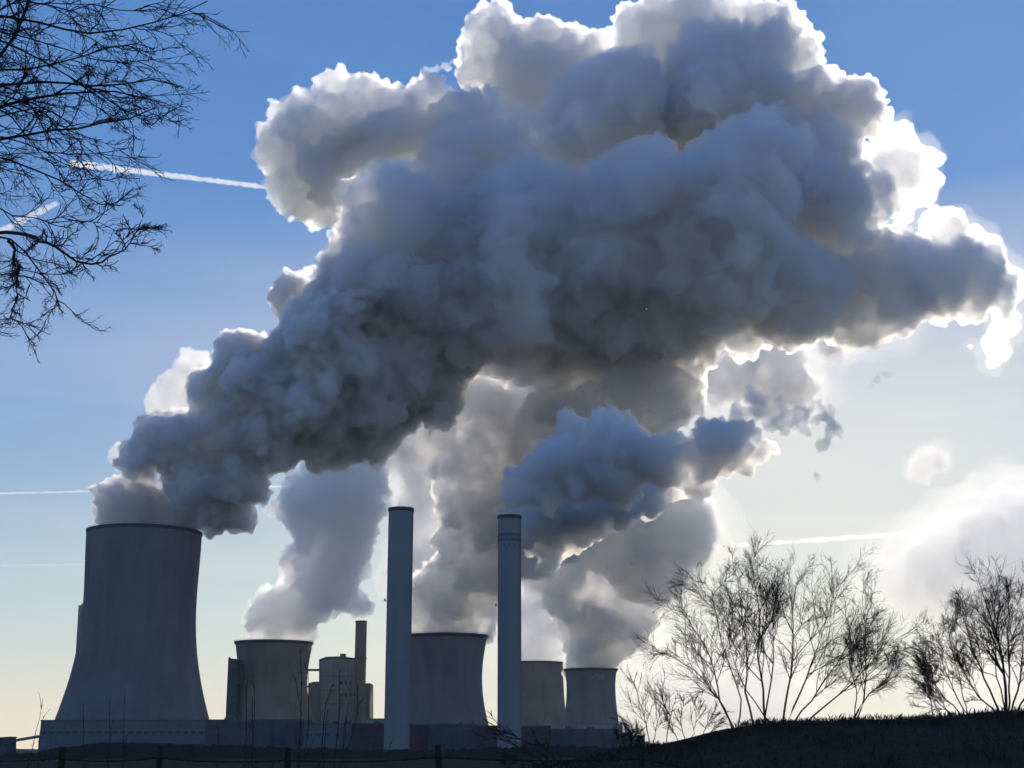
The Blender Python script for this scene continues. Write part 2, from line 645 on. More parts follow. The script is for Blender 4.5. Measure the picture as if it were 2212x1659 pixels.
def hall(px0, px1, pyt, D, mat, label, seed, group='low halls along the foot of the towers', depth=45, vents=4, mat2=None):
    x0, x1 = X(px0, D, pyt), X(px1, D, pyt)
    z = Z(pyt, D)
    t = empty('hall_building', ((x0 + x1) / 2, D, 0), label, 'hall', group)
    MB().box(x0, x1, D, D + depth, -1, z - .8).build('wall', mat, t)
    MB().box(x0 - .3, x1 + .3, D - .3, D + depth + .3, z - .8, z).build('roof_edge', M_steel, t)
    n = max(2, int((x1 - x0) / 6))
    me = None
    for k in range(n + 1):
        x = x0 + (x1 - x0) * k / n
        if me is None:
            m = MB().box(-.3, .3, -.35, -.02, -1, z - .9)
            me = bpy.data.meshes.new('pilaster'); me.from_pydata(m.V, [], m.F); me.materials.append(mat)
        o = bpy.data.objects.new('pilaster', me); link(o); o.parent = t
        o.location = (min(max(x, x0 + .3), x1 - .3) - t.location.x, 0, 0)
    # window bands
    zb = z * .62
    mw = None
    for k in range(n):
        x = x0 + (x1 - x0) * (k + .5) / n
        if mw is None:
            m = MB().box(-2.1, 2.1, -.06, .1, zb, zb + 2.0)
            mw = bpy.data.meshes.new('window'); mw.from_pydata(m.V, [], m.F); mw.materials.append(M_dkclad)
        o = bpy.data.objects.new('window', mw); link(o); o.parent = t
        o.location = (x - t.location.x, 0, 0)
    roof_bits(t, D, x0, x1, z, vents, seed)
    return t


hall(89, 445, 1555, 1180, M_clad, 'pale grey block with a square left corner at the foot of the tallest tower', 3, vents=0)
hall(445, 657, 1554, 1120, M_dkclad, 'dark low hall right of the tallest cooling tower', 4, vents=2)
hall(657, 760, 1563, 1110, M_clad, 'short grey hall in front of the boiler house', 5, vents=4)
hall(760, 829, 1562, 1100, M_brick, 'dull red hall left of the front chimney', 6, vents=1)
hall(829, 925, 1564, 1105, M_brick, 'dull red hall right behind the front chimney', 7, vents=1)
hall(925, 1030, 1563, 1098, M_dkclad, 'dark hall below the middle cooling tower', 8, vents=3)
hall(1030, 1190, 1567, 1102, M_brick, 'reddish hall behind the foot of the slim chimney', 9, vents=2)
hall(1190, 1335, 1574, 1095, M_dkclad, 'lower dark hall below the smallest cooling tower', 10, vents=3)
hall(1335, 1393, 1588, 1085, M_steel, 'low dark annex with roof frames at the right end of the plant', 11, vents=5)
hall(1250, 1345, 1563, 1450, M_clad_l, 'pale flat roofed hall glimpsed behind the right chimney', 12, vents=0)
hall(790, 840, 1552, 1420, M_clad_l, 'thin strip of pale roof left of the front chimney', 13, vents=0)

# boiler house behind the squat tower
D = 1700
t = empty('boiler_house', (X(730, D), D, 0), 'tall stepped boiler house between squat tower and front chimney', 'power station')


def PB(pts, D): return [(at(x, y, D)[0], at(x, y, D)[2]) for x, y in pts]


def ccw(poly):
    a = sum(poly[i][0] * poly[(i + 1) % len(poly)][1] - poly[(i + 1) % len(poly)][0] * poly[i][1] for i in range(len(poly)))
    return poly if a > 0 else poly[::-1]


MB().prism(ccw(PB([(689, 1640), (689, 1424), (705, 1418.5), (734, 1417.5), (766, 1421), (772, 1640)], D)), D, D + 60).build('wall', M_clad_l, t)
MB().prism(ccw(PB([(666, 1640), (666, 1476), (678, 1472.5), (688.6, 1472.5), (688.6, 1640)], D - 3)), D - 3, D + 50).build('annex_wall', M_clad, t)
MB().prism(ccw(PB([(787, 1640), (787, 1476), (799, 1475.5), (799, 1640)], D - 3)), D - 3, D + 40).build('stair_tower', M_tower2, t)
MB().prism(ccw(PB([(734.5, 1419), (734.5, 1412), (745.5, 1412), (745.5, 1419)], D + 4)), D + 4, D + 16).build('roof_box', M_steel, t)
MB().prism(ccw(PB([(690, 1426), (705, 1420.3), (734, 1419.3), (766, 1423), (766, 1426), (734, 1422.3), (705, 1423.3), (690, 1429)], D - .4)), D - .4, D + .3).build('cornice', M_brick, t)
for k in range(8):
    x = 692 + k * 9.6
    MB().prism(ccw(PB([(x, 1640), (x, 1428), (x + 1.1, 1428), (x + 1.1, 1640)], D - .35)), D - .35, D - .02).build('pilaster', M_clad_l if k in (1, 2) else M_clad, t)
for k in range(3):
    for j in range(3):
        x, y = 734 + k * 10, 1445 + j * 26
        MB().prism(ccw(PB([(x, y + 8), (x, y), (x + 7, y), (x + 7, y + 8)], D - .3)), D - .3, D + .1).build('window', M_glass if j else M_clad_l, t)
for z in (1460, 1490, 1520):
    MB().prism(ccw(PB([(690, z + 1.2), (690, z), (766, z), (766, z + 1.2)], D - .5)), D - .5, D - .06).build('floor_band', M_steel, t)
# flue stack of the boiler house
D = 1660
c = at(780.5, 1342, D); R = 12.2 * mpp(780, 1342, D)
t = empty('flue_stack', (c[0], D, 0), 'brown square-topped flue stack on the right of the boiler house', 'chimney')
V, Fc = revolve([(R * 1.07, -1), (R, c[2]), (R - .7, c[2]), (R - .7, -1)], 32, c[0], D, close=True)
MB().add(V, Fc).build('shaft', M_tower2, t)
V, Fc = revolve([(R + .02, c[2] - 1.5), (R + .3, c[2] - 1.5), (R + .3, c[2] + .4), (R - .9, c[2] + .4), (R - .9, c[2] - 1.5)], 32, c[0], D, close=True)
MB().add(V, Fc).build('rim', M_rim, t)
for py in (1423, 1502, 1533):
    z = at(780, py, D)[2]
    V, Fc = revolve([(R + .1, z), (R + 1.2, z), (R + 1.2, z + .9), (R + .1, z + .9)], 32, c[0], D, close=True)
    MB().add(V, Fc).build('platform', M_steel, t)
# duct bridge
D = 1640
a = at(655, 1447, D); b = at(692, 1448, D)
t = empty('duct_bridge', (b[0], D, 0), 'thin horizontal duct between squat cooling tower and boiler house', 'duct')
MB().box(a[0], b[0], D, D + 5, a[2] - 1.1, a[2] + 1.1).build('duct', M_steel, t)
mm = MB()
for k in range(9):
    x = a[0] + (b[0] - a[0]) * k / 8
    mm.box(x - .12, x + .12, D - .1, D - .02, a[2] - 1.2, a[2] + 1.2)
mm.build('brace', M_rim, t)
a = at(655, 1483, D); b = at(670, 1483, D)
MB().box(a[0], b[0], D, D + 4, a[2] - 1, a[2] + 1).build('lower_duct', M_steel, t)

# slender tapering stack left of squat tower
D = 1560
t = empty('stair_stack', (X(500, D), D, 0), 'narrow tapering stack bridged to the squat cooling tower', 'stack')
MB().prism(ccw(PB([(486, 1640), (487.5, 1545), (493, 1424), (497, 1422), (511, 1423.5), (509, 1640)], D)), D, D + 18).build('shaft', M_dkclad, t)
MB().prism(ccw(PB([(493, 1424), (494, 1419.5), (497, 1419.5), (497.3, 1424)], D + 2)), D + 2, D + 5).build('roof_post', M_steel, t)
for y in (1440, 1474):
    MB().prism(ccw(PB([(509.8, y + 4), (509.8, y), (520, y), (520, y + 4)], D + 5)), D + 5, D + 10).build('bridge', M_steel, t)
for y in range(1440, 1600, 12):
    MB().prism(ccw(PB([(493, y + .8), (493, y), (508, y), (508, y + .8)], D - .3)), D - .3, D - .03).build('floor_band', M_steel, t)

# tall slab house behind the big tower
D = 1550
t = empty('tower_block', (X(180, D), D, 0), 'tall pale slab block peeping out left of the tallest tower', 'building')
MB().prism(ccw(PB([(160, 1640), (163, 1416), (169.7, 1307.5), (200, 1306), (220, 1640)], D)), D, D + 50).build('wall', M_clad_l, t)
MB().prism(ccw(PB([(141, 1640), (142.7, 1487), (149, 1484.5), (159.5, 1484.5), (159.5, 1640)], D)), D, D + 40).build('annex_wall', M_clad_l, t)
MB().prism(ccw(PB([(176, 1307), (176, 1303.5), (182, 1303.5), (182, 1307)], D + 3)), D + 3, D + 8).build('roof_box', M_steel, t)
for k in range(14):
    y = 1318 + k * 14
    x0_ = np.interp(y, [1307, 1416, 1640], [170.2, 163.6, 160.6])
    MB().prism(ccw(PB([(x0_ + .4, y + .9), (x0_ + .4, y), (196, y), (196, y + .9)], D - .3)), D - .3, D - .03).build('floor_band', M_steel, t)

# coal conveyor at the far left
D = 1050
t = empty('conveyor_house', (X(0, D), D, 0), 'small dark transfer house at the foot of the conveyor', 'building')
MB().prism(ccw(PB([(-30, 1640), (-30, 1597), (0, 1594.5), (21, 1593), (21, 1640)], D)), D, D + 14).build('wall', M_dkclad, t)
MB().prism(ccw(PB([(-32, 1597), (-32, 1595), (0, 1592.5), (22.5, 1591), (22.5, 1593), (0, 1594.5)], D - .4)), D - .4, D + 14.4).build('roof', M_steel, t)
for k in range(3):
    x = -12 + k * 11
    MB().prism(ccw(PB([(x, 1612), (x, 1606), (x + 6, 1606), (x + 6, 1612)], D - .2)), D - .2, D + .1).build('window', M_glass, t)
t = empty('conveyor_bridge', (X(50, D), D + 5, 0), 'sloping covered conveyor bridge rising from the far left', 'conveyor')
MB().prism(ccw(PB([(20, 1604), (20, 1598.5), (80, 1588.3), (92, 1588), (92, 1593.5), (80, 1594)], D + 3)), D + 3, D + 7).build('gallery', M_clad, t)
pa, pb = at(20, 1604, D + 3), at(92, 1593.5, D + 3)
for k in range(4):
    x = pa[0] + (pb[0] - pa[0]) * (k + .5) / 4; z = pa[2] + (pb[2] - pa[2]) * (k + .5) / 4
    if k == 0 or k == 3:
        MB().beam((x, D + 5, -1), (x, D + 5, z), .35).build('trestle', M_steel, t)

# white-topped sheds / sheet roofs at lower left
Dg = 420
t = empty('greenhouse', (X(55, Dg), Dg, 0), 'low pale sheet roof catching light at the bottom left corner', 'shed')
x0, x1 = X(33, Dg, 1650), X(78, Dg, 1650)
z0, z1 = Z(1662, Dg), Z(1643.5, Dg)
MB().prism(ccw(PB([(28, 1672), (28, 1659), (46, 1644), (74, 1643), (84, 1641), (74, 1672)], Dg)), Dg, Dg + 20).build('roof_sheet', M_clad_l, t)

# far treeline / ridge on the horizon
def ridge(name, px0, px1, D, pys, mat, label, seed, amp=.0004, n=220):
    r = np.random.default_rng(seed)
    xs = np.linspace(X(px0, D), X(px1, D), n)
    pxs = np.linspace(px0, px1, n)
    top = np.interp(pxs, [p[0] for p in pys], [p[1] for p in pys])
    z = np.array([at(p, q, D)[2] for p, q in zip(pxs, top)])
    kern = np.convolve(r.normal(0, 1, n + 8), [.2, .6, .2], 'same')[4:-4]
    z = z + kern * D * amp
    m = MB()
    V = []
    for k in range(4):
        yy = D + k * D * .03
        V += [(xs[i] , yy, (z[i] + r.normal(0, D * .0002)) * (1, .97, .97, 0)[k] if k else -2) for i in range(n)]
    V2 = [(xs[i], D + D * .004, z[i]) for i in range(n)]
    V = V[:n] + V2 + V[n:]
    Fc = []
    for k in range(4):
        for i in range(n - 1):
            Fc.append((k * n + i, k * n + i + 1, (k + 1) * n + i + 1, (k + 1) * n + i))
    m.add(V, Fc)
    o = m.build(name, mat, None)
    tag(o, label, kind='stuff')
    return o


ridge('far_woodland', -400, 2700, 2600, [(-400, 1616), (40, 1617), (100, 1619), (400, 1622), (1300, 1618), (1500, 1612), (2700, 1605)], M_bark, 'distant bare woodland along the horizon behind the plant', 5)
ridge('near_hedge', -60, 1500, 620, [(-60, 1630), (60, 1628), (75, 1630), (90, 1620), (150, 1612), (220, 1604), (330, 1606), (420, 1611), (600, 1614), (830, 1620), (1000, 1618), (1200, 1610), (1500, 1618)], M_bark, 'dark scrub in front of the plant walls', 6, .0008, 500)
# ------------------------------------------------------------------ steam objects
HAZE = 0.000042
t0 = __import__('time').time()
M_front = vol_mat('dense_steam', 0.30, 0.65)
M_core = vol_mat('cloud_steam', 0.15, 0.65)
M_big = vol_mat('cloud_body_steam', 0.125, 0.66)
M_back = vol_mat('lit_cloud_steam', 0.10, 0.66)
M_warm = vol_mat('plume_steam', 0.085, 0.65)
M_thin = vol_mat('thin_steam', 0.05, 0.5)
M_glow = vol_mat('bright_steam', 0.013, 0.58)
M_soft = vol_mat('soft_steam', 0.075, 0.5)
M_flank = vol_mat('sunlit_steam', 0.06, 0.68)
M_puff = vol_mat('puff_steam', 0.045, 0.5)
M_veil = vol_mat('veil_steam', 0.008, 0.5)
M_mist = vol_mat('mist_steam', 0.003, 0.5)
M_wisp = vol_mat('wisp_steam', 0.12, 0.5)

back = [(690, 320, 108, 1430), (605, 335, 34, 1430), (590, 360, 30, 1430), (655, 425, 58, 1430), (700, 440, 60, 1430), (760, 225, 62, 1430), (840, 270, 90, 1420), (1095, 110, 80, 1500), (1050, 150, 60, 1500), (1180, 190, 115, 1500), (1250, 160, 75, 1480), (1420, 110, 90, 1480), (1370, 60, 45, 1480), (1500, 70, 95, 1450), (1430, 40, 60, 1460), (1640, 80, 80, 1450), (1690, 120, 70, 1450), (1310, 300, 160, 1400), (1840, 440, 80, 1400), (1950, 560, 75, 1480), (2000, 610, 85, 1400), (2090, 600, 75, 1430), (2140, 620, 50, 1450)]
front = [(790, 320, 58, 1400), (730, 345, 58, 1400), (775, 400, 55, 1390), (705, 405, 38, 1400), (850, 300, 60, 1390), (1580, 240, 150, 1385), (1740, 250, 100, 1390), (1835, 235, 72, 1390), (1520, 130, 80, 1390), (1640, 130, 70, 1390), (1010, 260, 55, 1360), (870, 460, 100, 1250), (850, 420, 52, 1230), (960, 290, 95, 1380), (1040, 380, 130, 1330), (980, 560, 150, 1300), (830, 600, 110, 1250), (760, 560, 70, 1260), (1370, 450, 130, 1250), (1580, 440, 150, 1230), (1740, 420, 145, 1350), (1570, 380, 70, 1190), (1390, 400, 70, 1200), (1850, 600, 110, 1350), (1700, 620, 130, 1300), (1500, 580, 165, 1250), (1300, 560, 160, 1250), (1150, 500, 150, 1250), (1180, 720, 130, 1330), (1350, 700, 120, 1330), (1480, 700, 90, 1300), (1600, 700, 70, 1350), (1050, 700, 120, 1280), (900, 660, 120, 1270), (1120, 640, 100, 1230)]
steam('steam_cloud', back, 1430, M_back, 'sun-fringed pale upper lobes along the top of the huge cloud', voxel=2.6, seed=1, scl=(34, 18, 10, 6), amp=(20, 13, 15, 8))
steam('steam_cloud', front, 1300, M_big, 'huge slate grey cloud body filling the centre of the sky', voxel=2.6, seed=41, scl=(38, 20, 11, 6.5), amp=(26, 16, 18, 8))
flank = [(1920, 370, 62, 1560), (1965, 360, 50, 1560), (1990, 400, 35, 1560), (1945, 430, 45, 1560), (1930, 300, 34, 1560), (2000, 340, 26, 1560), (2040, 500, 45, 1560), (2110, 540, 48, 1560), (2160, 590, 36, 1560), (2170, 650, 32, 1560),
         (2165, 710, 30, 1560), (2150, 750, 28, 1560), (2145, 775, 16, 1560), (2095, 745, 14, 1560), (2050, 540, 50, 1560)]
o_flank = steam('steam_cloud', flank, 1560, M_flank, 'brilliant sunlit steam edge down the right side of the huge cloud', voxel=2.4, seed=5, scl=(30, 16, 10, 6), amp=(16, 12, 7, 4), group=None)
p1 = [(250, 1090, 50, 1300), (320, 1095, 60, 1300), (400, 1100, 50, 1300), (290, 1128, 60, 1300), (370, 1130, 50, 1300), (490, 1095, 58, 1290), (520, 1115, 36, 1290), (430, 1040, 80, 1280), (300, 990, 50, 1290), (370, 960, 66, 1270), (310, 930, 25, 1270), (440, 950, 55, 1270), (520, 1030, 60, 1270),
      (600, 960, 60, 1260), (545, 940, 70, 1270), (520, 775, 66, 1270), (570, 790, 60, 1270), (460, 840, 55, 1280), (590, 850, 85, 1260), (500, 880, 60, 1275), (680, 880, 95, 1260), (700, 730, 100, 1250), (770, 820, 115, 1270), (720, 950, 64, 1280), (860, 800, 115, 1290), (630, 650, 48, 1290), (770, 640, 80, 1260), (800, 930, 60, 1300), (930, 760, 90, 1290), (700, 640, 45, 1260)]
o_p1 = steam('steam_plume', p1, 1290, M_front, 'dark steam plume pouring from the tallest cooling tower at left', group='steam plumes rising from the cooling towers', voxel=1.9, seed=2, scl=(24, 13, 8, 5), amp=(13, 9, 11, 5))
p1b = [(345, 865, 30, 1420), (380, 840, 40, 1420), (410, 800, 36, 1420), (430, 785, 26, 1420), (440, 860, 50, 1420), (255, 985, 26, 1420), (250, 1010, 14, 1420), (480, 935, 45, 1420), (450, 830, 40, 1420)]
steam('steam_puff', p1b, 1420, M_warm, 'bright cream steam lobe shining behind the dark left plume', voxel=2.1, seed=3, scl=(18, 12, 8, 4), amp=(9, 8, 5, 3))
G = 'steam plumes rising from the cooling towers'
p2 = [(560, 1372, 34, 1600), (600, 1365, 50, 1600), (640, 1368, 36, 1600), (531, 1340, 17, 1600), (570, 1335, 42, 1600), (610, 1310, 60, 1600), (660, 1300, 65, 1600), (690, 1240, 72, 1590), (650, 1220, 40, 1590), (730, 1180, 75, 1590), (690, 1110, 78, 1580), (740, 1090, 85, 1580),
      (720, 1030, 65, 1570), (790, 1040, 48, 1570), (770, 1130, 55, 1580), (650, 1100, 45, 1580), (790, 980, 42, 1560), (800, 1100, 36, 1580), (760, 1300, 30, 1640), (720, 1320, 22, 1640), (745, 1275, 36, 1640), (790, 1310, 14, 1640)]
o_p2 = steam('steam_plume', p2, 1600, M_warm, 'warm lit steam plume curling from the squat tower left of the chimneys', group=G, voxel=2.0, seed=4, scl=(24, 13, 8, 5), amp=(13, 9, 11, 5))
p3 = [(910, 1350, 35, 1500), (960, 1345, 55, 1500), (1015, 1345, 42, 1500), (900, 1325, 30, 1490), (960, 1290, 66, 1490), (1030, 1290, 45, 1490), (1000, 1220, 66, 1480), (1070, 1240, 60, 1480), (1140, 1210, 46, 1480), (990, 1160, 55, 1470), (1060, 1140, 75, 1460), (1140, 1140, 60, 1460), (1010, 1080, 60, 1450), (1090, 1070, 80, 1450),
      (990, 1020, 45, 1440), (1030, 985, 55, 1430), (960, 1050, 25, 1440), (1090, 900, 62, 1430), (1060, 930, 50, 1430), (1150, 940, 75, 1440), (1110, 990, 60, 1440), (1200, 1090, 60, 1380), (1290, 1085, 62, 1380), (1370, 1065, 52, 1380), (1430, 1055, 40, 1380), (1200, 1170, 50, 1400), (1250, 1020, 60, 1400), (1160, 870, 60, 1430), (1050, 860, 50, 1420)]
o_p3 = steam('steam_plume', p3, 1480, M_core, 'blue grey steam plume climbing from the tower between the chimneys', group=G, voxel=2.2, seed=6, scl=(24, 13, 8, 5), amp=(13, 9, 11, 5))
mid = [(1130, 1040, 45, 960), (1180, 1010, 55, 960), (1215, 985, 45, 960), (1250, 1020, 60, 960), (1330, 960, 62, 960), (1320, 1020, 65, 960), (1390, 990, 55, 960), (1440, 1000, 45, 950), (1470, 1030, 30, 950), (1520, 980, 48, 950), (1560, 955, 55, 950), (1600, 955, 34, 950), (1635, 965, 26, 950), (1500, 1030, 34, 950), (1110, 1080, 28, 960), (1180, 1070, 30, 950), (1170, 1100, 55, 1040), (1260, 1095, 58, 1040), (1340, 1085, 52, 1040), (1400, 1070, 42, 1040), (1120, 1130, 50, 1040), (1180, 1175, 45, 1060), (1250, 1150, 42, 1060), (1240, 940, 40, 1000), (1480, 1000, 36, 950), (1505, 985, 38, 950), (1550, 990, 34, 950), (1590, 985, 26, 950)]
steam('steam_cloud', mid, 950, M_front, 'darkest slate steam bank stretching right above the slim chimney', voxel=1.5, seed=7, scl=(20, 11, 7, 4.5), amp=(13, 9, 9, 4.5))
mid2 = [(1270, 790, 62, 1300), (1230, 800, 40, 1300), (1310, 800, 60, 1300), (1340, 850, 85, 1300), (1430, 850, 75, 1300), (1470, 850, 55, 1300), (1250, 880, 80, 1310), (1400, 920, 60, 1310), (1490, 880, 30, 1300), (1200, 900, 70, 1330), (1300, 930, 60, 1320)]
steam('steam_cloud', mid2, 1300, M_core, 'blue grey steam hump in the middle below the huge cloud', voxel=2.2, seed=8, scl=(24, 13, 8, 5), amp=(13, 9, 11, 5))
wisp = [(1640, 870, 22), (1660, 885, 18), (1690, 890, 20), (1720, 905, 18), (1745, 885, 16), (1765, 870, 10), (1785, 905, 20), (1805, 925, 18), (1790, 950, 12), (1780, 965, 8), (1700, 930, 14), (1740, 930, 12), (1760, 1030, 9), (1670, 915, 16), (1620, 890, 16), (1590, 900, 20)]
steam('steam_puff', wisp, 820, M_wisp, 'ragged dark wisps trailing off the right tip of the slate bank', voxel=0.9, seed=9, scl=(10, 6, 4, 2.2), amp=(8, 9, 5, 3))
wisp2 = [(1885, 835, 7), (1895, 820, 8), (1910, 808, 8), (1930, 804, 6), (1945, 803, 4), (1880, 850, 5)]
steam('steam_puff', wisp2, 820, M_thin, 'small hooked dark wisp alone in the pale sky', voxel=0.6, seed=10, scl=(7, 4, 3, 1.6), amp=(4, 5, 3, 1.6))
haz = [(1290, 1110, 100), (1400, 1110, 90), (1470, 1150, 80), (1400, 1210, 90), (1330, 1190, 70), (1450, 1100, 60), (1250, 1160, 70), (1380, 1040, 60), (1500, 1110, 40), (1200, 1240, 60)]
o_haz = steam('steam_cloud', haz, 1700, M_soft, 'soft beige steam haze between slim chimney and bare tree', voxel=3.0, seed=11, scl=(40, 30, 18, 9), amp=(24, 24, 14, 6))
beige = [(930, 1290, 60), (920, 1200, 60), (900, 1120, 55), (930, 1040, 60), (900, 960, 60), (960, 920, 80), (880, 900, 60), (850, 930, 40), (1000, 860, 80), (900, 1320, 40), (868, 1075, 14), (860, 1000, 16), (950, 990, 60), (1040, 830, 70), (860, 930, 60), (930, 890, 85), (1000, 830, 80), (960, 960, 65), (820, 1010, 30), (900, 1240, 60), (900, 890, 62, 1390), (960, 890, 75, 1390), (855, 935, 40, 1390), (1010, 850, 70, 1390), (890, 960, 40, 1390), (940, 960, 45, 1390), (800, 960, 30, 1390), (960, 1010, 36, 1400)]
o_beige = steam('steam_plume', beige, 1900, M_thin, 'pale beige steam column rising behind the front chimney', group=G, voxel=3.0, seed=12, scl=(34, 20, 14, 7), amp=(22, 16, 10, 5))
p4 = [(1150, 1420, 45), (1185, 1415, 34), (1150, 1370, 50), (1190, 1350, 50), (1160, 1300, 50), (1190, 1280, 45), (1200, 1330, 45), (1150, 1330, 50), (1210, 1250, 50)]
steam('steam_plume', p4, 2150, M_thin, 'warm beige steam plume of the distant half hidden tower', group=G, voxel=3.2, seed=13, scl=(34, 20, 14, 7), amp=(18, 14, 9, 5))
p5 = [(1245, 1435, 28), (1276, 1430, 44), (1310, 1430, 30), (1290, 1390, 60), (1330, 1380, 46), (1350, 1350, 50), (1290, 1340, 60), (1240, 1370, 40), (1270, 1290, 60), (1240, 1310, 50), (1230, 1245, 50), (1270, 1225, 40), (1310, 1290, 50), (1380, 1320, 46), (1370, 1370, 30), (1225, 1280, 50), (1400, 1290, 40)]
steam('steam_plume', p5, 1900, M_core, 'grey steam plume boiling from the small flared right tower', group=G, voxel=2.6, seed=14, scl=(28, 16, 10, 6), amp=(17, 12, 14, 6))
low = [(1400, 1500, 55), (1460, 1470, 60), (1400, 1560, 60), (1480, 1540, 70), (1540, 1450, 55), (1600, 1400, 50), (1640, 1340, 40), (1650, 1420, 60), (1560, 1530, 80), (1650, 1520, 80), (1630, 1300, 26), (1360, 1490, 26), (1700, 1450, 40), (1700, 1500, 60), (1510, 1390, 30), (1430, 1420, 40)]
o_low = steam('steam_cloud', low, 2300, M_glow, 'peach coloured steam bank low behind the bare multi-stem tree', voxel=3.6, seed=15, scl=(40, 26, 16, 9), amp=(26, 20, 12, 6))
rc = [(1925, 1240, 34), (1900, 1215, 18), (1970, 1260, 50), (2040, 1220, 75), (2110, 1180, 75), (2180, 1150, 80), (2100, 1260, 75), (2180, 1250, 80), (2250, 1150, 90), (2060, 1290, 50), (2020, 1280, 40), (2260, 1250, 90)]
o_rc = steam('steam_cloud', rc, 2600, M_glow, 'glowing cream cloud at the right edge above the right tree', voxel=4.0, seed=16, scl=(46, 28, 18, 9), amp=(28, 22, 14, 7))
rc2 = [(2040, 1400, 36), (2000, 1420, 26), (2060, 1460, 50), (2120, 1420, 50), (2030, 1500, 50), (2100, 1520, 60), (2190, 1400, 60), (2220, 1480, 60), (2170, 1350, 40)]
steam('steam_cloud', rc2, 2600, M_glow, 'low peach steam rising behind the right tree', voxel=4.0, seed=17, scl=(46, 28, 18, 9), amp=(24, 20, 14, 7))
puff = [(2000, 1000, 26), (2020, 990, 26), (2030, 1005, 18), (1985, 1020, 18), (2000, 1030, 14), (2010, 975, 16), (1968, 1030, 8)]
o_puff = steam('steam_puff', puff, 1600, M_puff, 'small round cream puff floating alone at the right', voxel=1.5, seed=18, scl=(16, 9, 6, 3.5), amp=(9, 8, 5, 2.5))
under = [(1650, 760, 50), (1690, 780, 50), (1720, 830, 40), (1560, 800, 45), (1600, 820, 50), (1680, 840, 50), (1750, 840, 26), (1540, 830, 40), (1870, 690, 40), (1910, 700, 36), (1800, 730, 40), (1950, 680, 30), (1850, 730, 26), (1640, 860, 30)]
o_under = steam('steam_cloud', under, 1700, M_soft, 'thin cream steam glowing beneath the right half of the huge cloud', voxel=2.6, seed=19, scl=(30, 18, 11, 6), amp=(20, 16, 9, 5))
curl = [(912, 165, 7), (918, 152, 8), (932, 150, 7), (945, 148, 7), (960, 140, 8), (970, 150, 8), (975, 135, 7), (950, 158, 5)]
steam('steam_puff', curl, 1500, M_thin, 'tiny white curl of vapour off the upper left of the cloud', voxel=1.0, seed=20, scl=(10, 6, 4, 2), amp=(6, 6, 3, 2))
for sph, D_, par, sh, vx in ((haz, 1700, o_haz, ((12, M_veil), (26, M_mist)), 4.5), (beige, 1900, o_beige, ((12, M_veil),), 5), (low, 2300, o_low, ((14, M_mist),), 6), (rc, 2600, o_rc, ((20, M_mist), (45, M_mist)), 7),
                              (under, 1700, o_under, ((9, M_veil), (20, M_mist)), 4), (flank, 1560, o_flank, ((6, M_veil),), 3.4), (puff, 1600, o_puff, ((4, M_veil),), 2)):
    for gr, mt in sh:
        steam('veil', sph, D_, mt, None, parent=par, grow=gr, voxel=vx, seed=300 + int(gr) + len(sph), scl=(40, 24, 16, 10), amp=(vx * 5, vx * 6, vx * 3, vx * 2))
print('STEAM', __import__('time').time() - t0, NT)


def contrail(pts, D0, D1, w0, w1, dens, label, seed):
    r = np.random.default_rng(seed)
    m = vol_mat('contrail_ice', dens, 0.6)
    n = 160; k = 10
    a = at(*pts[0], D0); b = at(*pts[1], D1)
    wv = np.linspace(0, 1, n)
    c = a[None] + (b - a)[None] * wv[:, None]
    rad = (w0 * mpp(*pts[0], D0) * (1 - wv) + w1 * mpp(*pts[1], D1) * wv) * .5
    nz = np.convolve(r.normal(0, 1, n + 4), [.25, .5, .25], 'same')[2:-2]
    c[:, 2] += nz * rad * .15
    rad = rad * (1 + .25 * np.convolve(r.normal(0, 1, n + 4), [.25, .5, .25], 'same')[2:-2])
    rad[0] *= .3; rad[-1] *= .3
    d = (b - a) / np.linalg.norm(b - a)
    u = np.cross(d, [0, 0, 1]); u /= np.linalg.norm(u); v = np.cross(u, d)
    V = []; Fc = []
    for i in range(n):
        for j in range(k):
            t = 2 * math.pi * j / k
            V.append(c[i] + (u * math.cos(t) + v * math.sin(t)) * rad[i] * r.uniform(.85, 1.15))
    for i in range(n - 1):
        for j in range(k):
            j2 = (j + 1) % k
            Fc.append((i * k + j, i * k + j2, (i + 1) * k + j2, (i + 1) * k + j))
    Fc.append(tuple(range(k - 1, -1, -1))); Fc.append(tuple(range((n - 1) * k, n * k)))
    Fc = [f[::-1] for f in Fc]
    o = mesh_obj('contrail', V, Fc, m, None, True)
    tag(o, label, 'contrail', 'contrails crossing the sky')


contrail([(150, 352), (640, 412)], 26000, 24000, 16, 10, 0.0055, 'wide contrail running into the left edge of the huge cloud', 1)
contrail([(-120, 560), (125, 438)], 26000, 24000, 22, 12, 0.0045, 'broad contrail slanting behind the overhanging branches', 2)
contrail([(-200, 1071), (640, 1050)], 30000, 30000, 5.5, 4, 0.016, 'thin sharp white contrail just above the tallest tower', 3)
contrail([(-200, 1225), (190, 1219)], 34000, 34000, 3.5, 3, 0.008, 'faint thin contrail left of the tallest tower', 4)
contrail([(1530, 1181), (2500, 1120)], 24000, 20000, 9, 16, 0.004, 'warm cream contrail above the multi-stem tree at right', 5)


def haze(density, g):
    m = vol_mat('air', density, g, (0.78, 0.89, 1.0))
    o = MB().box(-2500, 2500, -60, 4200, -4, 1150).build('haze', m)
    tag(o, 'pale winter haze over the whole plant', kind='stuff')


if HAZE: haze(HAZE, 0.4)
M_grass = concrete('dead_grass', (0.05, 0.042, 0.025), (0.025, 0.024, 0.014), scale=.3, streak=False)
# ------------------------------------------------------------------ bare trees
def resample(P, K):
    P = np.asarray(P, float)
    d = np.concatenate([[0], np.cumsum(np.linalg.norm(np.diff(P, axis=0), axis=1))])
    t = np.linspace(0, d[-1], K)
    return np.stack([np.interp(t, d, P[:, i]) for i in range(3)], 1)


